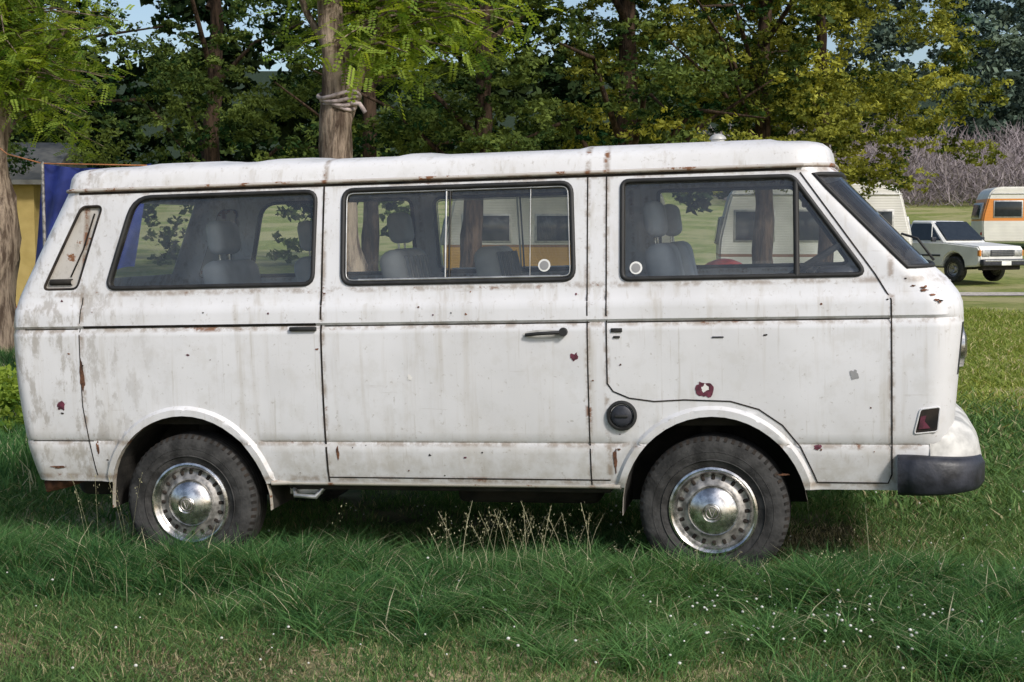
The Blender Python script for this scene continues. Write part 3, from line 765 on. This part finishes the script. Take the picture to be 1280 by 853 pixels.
def mass(name,n,xr,yr,zr,rr,nl,ls,mat,zfun=None):
    cs=[];rad=[]
    for i in range(n):
        x=random.uniform(*xr);y_=random.uniform(*yr);z=float(g(x,y_))+random.uniform(*zr)
        cs.append(np.array([x,y_,z]));k_=random.uniform(*rr);rad.append(np.array([k_,k_,k_*.7]))
    C,Sz,Rn=clumps(cs,rad,[nl]*n,ls); return quads_mesh(name,leaf_quads(C,Sz,.6),mat,None,Rn)
random.seed(21)
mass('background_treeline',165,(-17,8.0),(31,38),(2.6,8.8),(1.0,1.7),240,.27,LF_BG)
mass('background_hedge',60,(-24,-3),(41,45),(.4,4),(.9,1.5),180,.24,LF_B)
mass('distant_trees',210,(24,62),(96,122),(0,15),(1.6,3.4),320,.46,LF_D)
mass('distant_hedge',90,(-60,26),(94,104),(0,5),(2.0,3.4),150,.8,LF_BG)
M=30000; x=rng.uniform(13,46,M); y_=rng.uniform(80,95,M); cl=np.array([noise.noise(Vector((a*.35,b*.35,2))) for a,b in zip(x,y_)])
h=rng.random(M)*(3.2+3.2*cl); C=np.stack([x,y_,g(x,y_)+h],-1); u=rng.normal(size=(M,3))*np.array([.5,.4,.45]); u[:,2]=np.abs(u[:,2])+.1; t=np.stack([np.full(M,.03),np.zeros(M),np.zeros(M)],-1)
quads_mesh('bare_scrub',np.stack([C-t,C+t,C+u+t*.3,C+u-t*.3],1),SCR,None,rng.random(M))

def robinia(name,limbs,twigs,seed,nleaf,upper):
    T=empty(name); random.seed(seed); r=np.random.default_rng(seed)
    vv,ff=limb_mesh(limbs,16,.25); mobj('trunk',vv,ff,BARK1,T,True)
    tw=[];Q=[];Rn=[]
    for a,b,k in twigs:
        a=np.array(a,float);b=np.array(b,float)
        tw.append(([tuple(a),tuple((a+b)/2+np.array([0,0,.08])),tuple(b)],[.016,.010,.004]))
        for i in range(k):
            t=r.random()**.6; p=a+(b-a)*t+r.normal(0,.12,3); d=r.normal(size=3); d[2]=d[2]*.35-.35; d/=np.linalg.norm(d); L=r.uniform(.16,.30)
            sd=np.cross(d,np.array([0,0,1.])+r.normal(0,.3,3)); sd/=np.linalg.norm(sd); base_=r.normal(.5,.28)
            for j in range(8):
                c=p+d*L*(j+1)/8+np.array([0,0,-.03*(j/8)**2])
                for s_ in (-1,1):
                    e=sd*s_*.85+d*.35; ln=.048*r.uniform(.8,1.15); wv=np.cross(e,np.cross(d,sd)); wv=wv/np.linalg.norm(wv)*ln*.32; e=e*ln
                    Q.append([c,c+e*.5+wv,c+e,c+e*.5-wv]); Rn.append(np.clip(base_+r.normal(0,.1),0,1))
    vv,ff=limb_mesh(tw,5,.05); mobj('twigs',vv,ff,BARK1,T,True)
    quads_mesh('leaves',np.array(Q),LF_R,T,np.array(Rn))
    cs=[];rad=[]
    for i in range(upper[4]):
        a=random.random()*6.283;q=upper[3]*math.sqrt(random.random()); cs.append(np.array([upper[0]+q*math.cos(a),upper[1]+q*math.sin(a),random.uniform(*upper[2])])); rad.append(np.array([.5,.5,.3]))
    C,Sz,R2=clumps(cs,rad,[100]*len(cs),.12); quads_mesh('upper_foliage',leaf_quads(C,Sz,.5),LF_R,T,R2)
    return T
random.seed(31)
bx,by=-1.62,12.8
tw=[]
for i in range(48):
    a=random.random()*6.283; L=random.uniform(.5,1.4); z=random.uniform(3.2,4.3); sx=bx+.05+random.uniform(-.1,.5)
    dx=abs(math.cos(a))*1.2 if random.random()<.72 else -abs(math.cos(a))*.5
    tw.append(((sx,by,z),(sx+dx*L,by+math.sin(a)*L*.8,z+random.uniform(-.35,.35)),26))
RT=robinia('robinia_tree',[([(bx+.10,by,-.05),(bx+.04,by,1.5),(bx,by,2.6),(bx-.02,by,3.2),(bx-.1,by,4.3),(bx-.2,by,7)],[.18,.15,.135,.125,.115,.06]),
   ([(bx+.02,by,2.35),(bx+.13,by-.02,2.75),(bx+.22,by,3.1),(bx+.5,by,3.7),(bx+.9,by,4.6)],[.05,.045,.04,.03,.02]),
   ([(bx+.0,by,3.1),(bx-.3,by+.1,3.6),(bx-.6,by,4.4)],[.04,.03,.02])],tw,5,20,(bx,by,(4.4,7.5),2.0,45)) 
CL=simple('tied_cloth',(.40,.33,.32),.9,0,.25,14,.4)
for i in range(4):
    tube('tied_cloth',[(bx+(.15+.015*i)*math.cos(a)+.01,by+(.15+.015*i)*math.sin(a),2.72+.035*i+.03*math.sin(a*2+i)) for a in np.linspace(0,2*math.pi,18)[:-1]],.018,CL,RT,True)
tube('tied_cloth_end',[(bx+.14,by-.12,2.75),(bx+.22,by-.16,2.74),(bx+.27,by-.16,2.66)],.022,CL,RT)
bx,by=-6.42,17
tw=[]
for i in range(70):
    a=random.random()*6.283; L=random.uniform(.5,1.7); z=random.uniform(3.1,4.9); 
    tw.append(((bx+.1,by,z),(bx+abs(math.cos(a))*L*1.05,by+math.sin(a)*L,z+random.uniform(-.5,.3)),25))
robinia('robinia_tree',[([(bx,by,-.1),(bx+.02,by,2),(bx+.05,by,4),(bx+.0,by,8)],[.24,.20,.18,.07]),([(bx+.03,by,2.9),(bx+.5,by,3.6),(bx+1.0,by,4.1)],[.05,.035,.02])],tw,6,18,(bx,by,(4.8,8),2.2,45))
random.seed(41); cs=[np.array([random.uniform(-4.9,-3.9),random.uniform(10.5,12),random.uniform(.05,.45)]) for i in range(14)]
C,Sz,Rn=clumps(cs,[np.array([.35,.35,.22])]*14,[240]*14,.06); quads_mesh('low_bush',leaf_quads(C,Sz,.5),LF_R,None,Rn)

# ============================================================ CARAVANS, PICKUP, CABIN, TARP
def extrude_profile(name,prof,half,mat,parent,bev=.0,z0=0,smooth=40):
    bm=bmesh.new(); vs=[bm.verts.new((x,-half,z)) for x,z in prof]; fc=bm.faces.new(vs)
    r=bmesh.ops.extrude_face_region(bm,geom=[fc]); 
    for e in r['geom']:
        if isinstance(e,bmesh.types.BMVert): e.co.y=half
    bmesh.ops.recalc_face_normals(bm,faces=bm.faces)
    if bev:
        ed=[e for e in bm.edges if abs(e.verts[0].co.y-e.verts[1].co.y)<1e-4]
        bmesh.ops.bevel(bm,geom=ed,offset=bev,segments=3,affect='EDGES',clamp_overlap=True)
    for q in bm.faces: q.smooth=True
    me=D.meshes.new(name); bm.to_mesh(me); bm.free(); me.materials.append(mat); me.set_sharp_from_angle(angle=math.radians(smooth))
    o=D.objects.new(name,me); scene.collection.objects.link(o); o.parent=parent; return o
def mat_cvan(name,bands,base=(.72,.70,.64)):
    k=N(name); X,Y,Z=k.xyz(); col=k.mix(k.rng(k.noise(2),.3,.7),base,tuple(c*.88 for c in base))
    for a,b_,c in bands:
        m=k.math('MULTIPLY',k.math('GREATER_THAN',Z,a),k.math('LESS_THAN',Z,b_)); col=k.mix(m,col,c)
    b=k.bsdf(col,.4); wv=k.n('ShaderNodeTexWave',bands_direction='Z'); wv.inputs['Scale'].default_value=6; k.L(k.coord(),wv.inputs['Vector']); k.bump(b,wv.outputs['Fac'],.15,.02)
    return k.fin(b)
def caravan(name,loc,rot,L,mat,H=2.0,wz=(1.25,1.75)):
    e=empty(name,loc,(0,0,rot)); z0=.45
    prof=round_poly([(-L/2,z0),(L/2,z0),(L/2+.05,z0+.8),(L/2-.25,z0+H),(-L/2+.25,z0+H),(-L/2-.05,z0+.8)],[.12,.12,.3,.38,.38,.3],6)
    extrude_profile('shell',prof,1.05,mat,e,.05)
    for sg in (-1,1):
        for x,wd in ((-L*.32,L*.2),(-L*.02,L*.16),(L*.30,L*.2)):
            rbox('window_frame',x,sg*1.053,sum(wz)/2,wd+.08,.03,wz[1]-wz[0]+.08,ALU,e,.012); rbox('window_pane',x,sg*1.066,sum(wz)/2,wd,.02,wz[1]-wz[0],DARKGLASS,e,.008)
        rbox('door',L*.14,sg*1.052,z0+.88,.55,.02,1.6,mat,e,.008)
        rbox('awning_rail',0,sg*1.06,z0+H-.25,L*.9,.03,.03,ALU,e,.008)
        rbox('wheel_arch',0,sg*1.03,.50,.8,.06,.42,GAP,e,.1)
        lathe('tyre',[(.12,-.06),(.18,-.09),(.27,-.09),(.31,-.05),(.31,.05),(.27,.08)],TYRE,e,28,(0,sg*.97,.31),1 if sg<0 else -1)
        lathe('hub',[(0,-.07),(.12,-.07),(.19,-.06)],WHITE,e,24,(0,sg*.98,.31),1 if sg<0 else -1)
    for sg in (-1,1):
        rbox('end_window_frame',sg*(L/2-.0),0,1.55,.10,1.5,.6,ALU,e,.03,(0,-sg*math.radians(10),0)); rbox('end_window',sg*(L/2+.035),0,1.55,.06,1.4,.5,DARKGLASS,e,.03,(0,-sg*math.radians(10),0))
        rbox('tail_lamp',-L/2-.03,sg*.85,.75,.05,.14,.1,RED,e,.02)
    tube('drawbar',[(L/2,.35,.48),(L/2+1.0,0,.48),(L/2,-.35,.48)],.035,STEEL,e); tube('jockey_wheel',[(L/2+.85,0,.55),(L/2+.85,0,.05)],.03,STEEL,e)
    rbox('roof_hatch',0,0,z0+H+.03,.6,.5,.08,WHITE,e,.02)
    return e
ORG=(.66,.24,.045)
c1=mat_cvan('caravan_orange_bands',[(1.20,1.98,ORG)]); c2=mat_cvan('caravan_white',[(1.0,1.06,(.25,.12,.06))],(.74,.73,.70)); c3=mat_cvan('caravan_yellow_lower',[(.45,1.22,(.66,.36,.05)),(1.22,1.27,(.3,.15,.05))],(.74,.72,.66))
caravan('caravan',(19.1,49,float(g(19,49))-.2),math.radians(-8),4.6,c1,1.95,(1.35,1.88))
caravan('caravan',(6.45,29.5,0),math.radians(-7),3.9,c2,2.10,(1.35,1.95))
caravan('caravan',(.9,28.5,0),math.radians(3),4.6,c3,2.05,(1.35,1.85))
def pickup(loc,rot):
    e=empty('pickup_truck',loc,(0,0,rot))
    def arc(xc,r,z=.33,n=9): return [(xc+r*math.cos(a),z+r*math.sin(a)) for a in np.linspace(math.pi,0,n)]
    prof=[(-2.3,.50)]+arc(-1.35,.40,.42)+arc(1.35,.40,.42)+[(2.2,.45),(2.28,.55),(2.28,.88),(2.2,.98),(1.0,1.08),(-.55,1.10),(-.58,1.02),(-2.3,1.02)]
    extrude_profile('body',prof,.82,WHITE,e,.035)
    b=[(1.02,1.07),(.35,1.66),(-.40,1.68),(-.56,1.08)]
    v=[(x,s*(.78 if z<1.2 else .64),z) for s in (-1,1) for x,z in b]
    mobj('cab_roof',v,[(0,1,2,3),(7,6,5,4),(0,4,5,1),(1,5,6,2),(2,6,7,3)],WHITE,e).modifiers.new('b','BEVEL').width=.04
    def P(x,z,s,o=.012): t=(z-1.07)/.6; return (x,s*(.78-.14*t+o),z)
    for s in (-1,1):
        mobj('side_window',[P(.84,1.13,s),P(.36,1.59,s),(P(-.33,1.60,s)),P(-.45,1.13,s)],[(0,1,2,3)],DARKGLASS,e)
        tube('window_pillar',[P(.50,1.13,s),P(.42,1.55,s)],.015,WHITE,e)
        rbox('mirror',.72,s*.92,1.16,.06,.16,.13,BLKP,e,.02)
        rbox('headlight',2.29,s*.60,.80,.05,.30,.17,ALU,e,.02); rbox('indicator',2.24,s*.79,.80,.09,.07,.16,simple('amber_lens',(.6,.22,.03),.3),e,.015)
        rbox('door_handle',-.28,s*.83,.95,.12,.02,.03,BLKP,e,.006)
        rbox('side_stripe',0,s*.828,.72,3.2*.55,.012,.05,BLKP,e,.004)
        for xc in (-1.35,1.35):
            sg=1 if s<0 else -1
            lathe('tyre',[(.17,-.08),(.22,-.11),(.31,-.11),(.35,-.07),(.35,.07),(.31,.1)],TYRE,e,32,(xc,s*.72,.35),sg)
            lathe('wheel',[(0,-.06),(.07,-.09),(.1,-.05),(.16,-.06),(.20,-.10)],STEEL,e,28,(xc,s*.72,.35),sg)
            rbox('wheel_well',xc,s*.45,.55,.74,.4,.4,UNDER,e,.05)
    mobj('windscreen',[(.985,-.70,1.125),(.985,.70,1.125),(.42,.59,1.63),(.42,-.59,1.63)],[(0,1,2,3)],DARKGLASS,e).location=(.022,0,.018)
    rbox('grille',2.285,0,.80,.04,.86,.17,BLKP,e,.01)
    for q in range(3): rbox('grille_bar',2.31,0,.75+q*.05,.02,.84,.01,ALU,e,.002)
    rbox('front_bumper',2.36,0,.55,.16,1.66,.18,BLKP,e,.04); rbox('bumper_top',2.38,0,.60,.14,1.55,.04,ALU,e,.01)
    rbox('number_plate',2.45,0,.53,.01,.36,.11,WHITE,e,.003); rbox('lower_valance',2.2,0,.42,.2,1.4,.15,UNDER,e,.03)
    rbox('chassis',0,0,.45,4.2,1.0,.16,UNDER,e,.02); rbox('bed_liner',-1.45,0,1.0,1.5,1.4,.06,UNDER,e,.01)
    tube('roll_bar',[(-.75,-.68,1.0),(-.75,-.64,1.55),(-.75,.64,1.55),(-.75,.68,1.0)],.03,BLKP,e)
    return e
pickup((12.05,38.5,float(g(12,38.5))),math.radians(-62))
v=[];f=[]
for i in range(9):
    for j in range(16):
        a=j*math.pi/8;t=i/8*math.pi/2; v.append((3.9+.75*math.cos(a)*math.cos(t)*(1+.06*math.cos(4*a)),25+.6*math.sin(a)*math.cos(t),1.05*math.sin(t)))
for i in range(8):
    for j in range(16): f.append((i*16+j,i*16+(j+1)%16,(i+1)*16+(j+1)%16,(i+1)*16+j))
mobj('dome_tent',v,f,RED,None,True)
cab=empty('cabin',(-10.6,25.5,0),(0,0,math.radians(6)))
k=N('yellow_weatherboard'); b=k.bsdf(k.mix(k.rng(k.noise(3),.3,.7),(.34,.25,.08),(.44,.33,.12)),.7); wv=k.n('ShaderNodeTexWave',bands_direction='Z',wave_profile='SAW'); wv.inputs['Scale'].default_value=1.1; k.L(k.coord(),wv.inputs['Vector']); k.bump(b,wv.outputs['Fac'],.7,.03); YW=k.fin(b)
rbox('walls',0,0,1.2,4.2,4,2.4,YW,cab,.0)
mobj('gable_roof',[(-2.4,-2.3,2.35),(2.4,-2.3,2.35),(2.4,2.3,2.35),(-2.4,2.3,2.35),(-2.4,0,3.2),(2.4,0,3.2),(-2.4,-2.3,2.43),(2.4,-2.3,2.43)],[(0,1,5,4),(2,3,4,5),(0,4,3),(1,2,5),(0,1,7,6)],simple('roof_iron',(.16,.16,.15),.5,.3),cab)
rbox('window_frame',1.0,-2.01,1.4,1.0,.05,.9,WHITE,cab,.01); rbox('window_pane',1.0,-2.03,1.4,.86,.04,.76,DARKGLASS,cab,.005); rbox('door',-.8,-2.01,1.0,.85,.05,2.0,WHITE,cab,.01); rbox('base_trim',0,-2.0,.12,4.22,.06,.24,RED,cab,.01)
v=[];f=[];nu,nv=30,20
for i in range(nu):
    for j in range(nv):
        u=i/(nu-1);t=j/(nv-1); xx=-4.80+u*1.12*(1-.15*t)-.22*t*(1-u*.5); v.append((xx,14.0+(.05+.05*t)*math.sin(u*24+t*2.5)+.05*math.sin(u*9)+t*.15,2.26-.10*u*(1-u)*2-t*(1.30+.25*math.sin(u*5))))
for i in range(nu-1):
    for j in range(nv-1): f.append((i*nv+j,i*nv+j+1,(i+1)*nv+j+1,(i+1)*nv+j))
mobj('blue_tarp',v,f,simple('blue_tarp_fabric',(.03,.05,.26),.5,0,.25,3),None,True)
tube('tarp_rope',[(-6.3,16.6,2.65),(-5.6,15.2,2.42),(-4.80,14.0,2.26),(-3.73,14.0,2.24)],.007,simple('orange_rope',(.5,.2,.08),.8))
tube('tarp_pole',[(-4.80,14.0,0),(-4.80,14.0,2.28)],.018,STEEL)

# ============================================================ LIGHT, WORLD, CAMERA
EL,AZ=math.radians(38),math.radians(143)
sd=Vector((math.cos(EL)*math.sin(AZ),math.cos(EL)*math.cos(AZ),math.sin(EL)))
sun=D.lights.new('sun','SUN'); sun.energy=3.2; sun.angle=math.radians(8); sun.color=(1,.96,.90)
so=D.objects.new('sun',sun); scene.collection.objects.link(so); so.rotation_euler=(-sd).to_track_quat('-Z','Y').to_euler(); so.location=(5,-20,20)
wd=D.worlds.new('World'); scene.world=wd; wd.use_nodes=True; nt=wd.node_tree
bg=nt.nodes['Background']; sk=nt.nodes.new('ShaderNodeTexSky'); sk.sky_type='NISHITA'; sk.sun_disc=False; sk.sun_elevation=EL; sk.sun_rotation=AZ; sk.dust_density=2.0; sk.ozone_density=1.0; sk.air_density=1.0
nt.links.new(sk.outputs[0],bg.inputs[0]); bg.inputs[1].default_value=.14
cam=D.cameras.new('camera'); co=D.objects.new('camera',cam); scene.collection.objects.link(co)
co.location=(0,0,1.6); co.rotation_euler=(math.radians(90-4.74),0,0); cam.sensor_width=36; cam.lens=47.8; cam.clip_end=600; cam.clip_start=.05
scene.camera=co
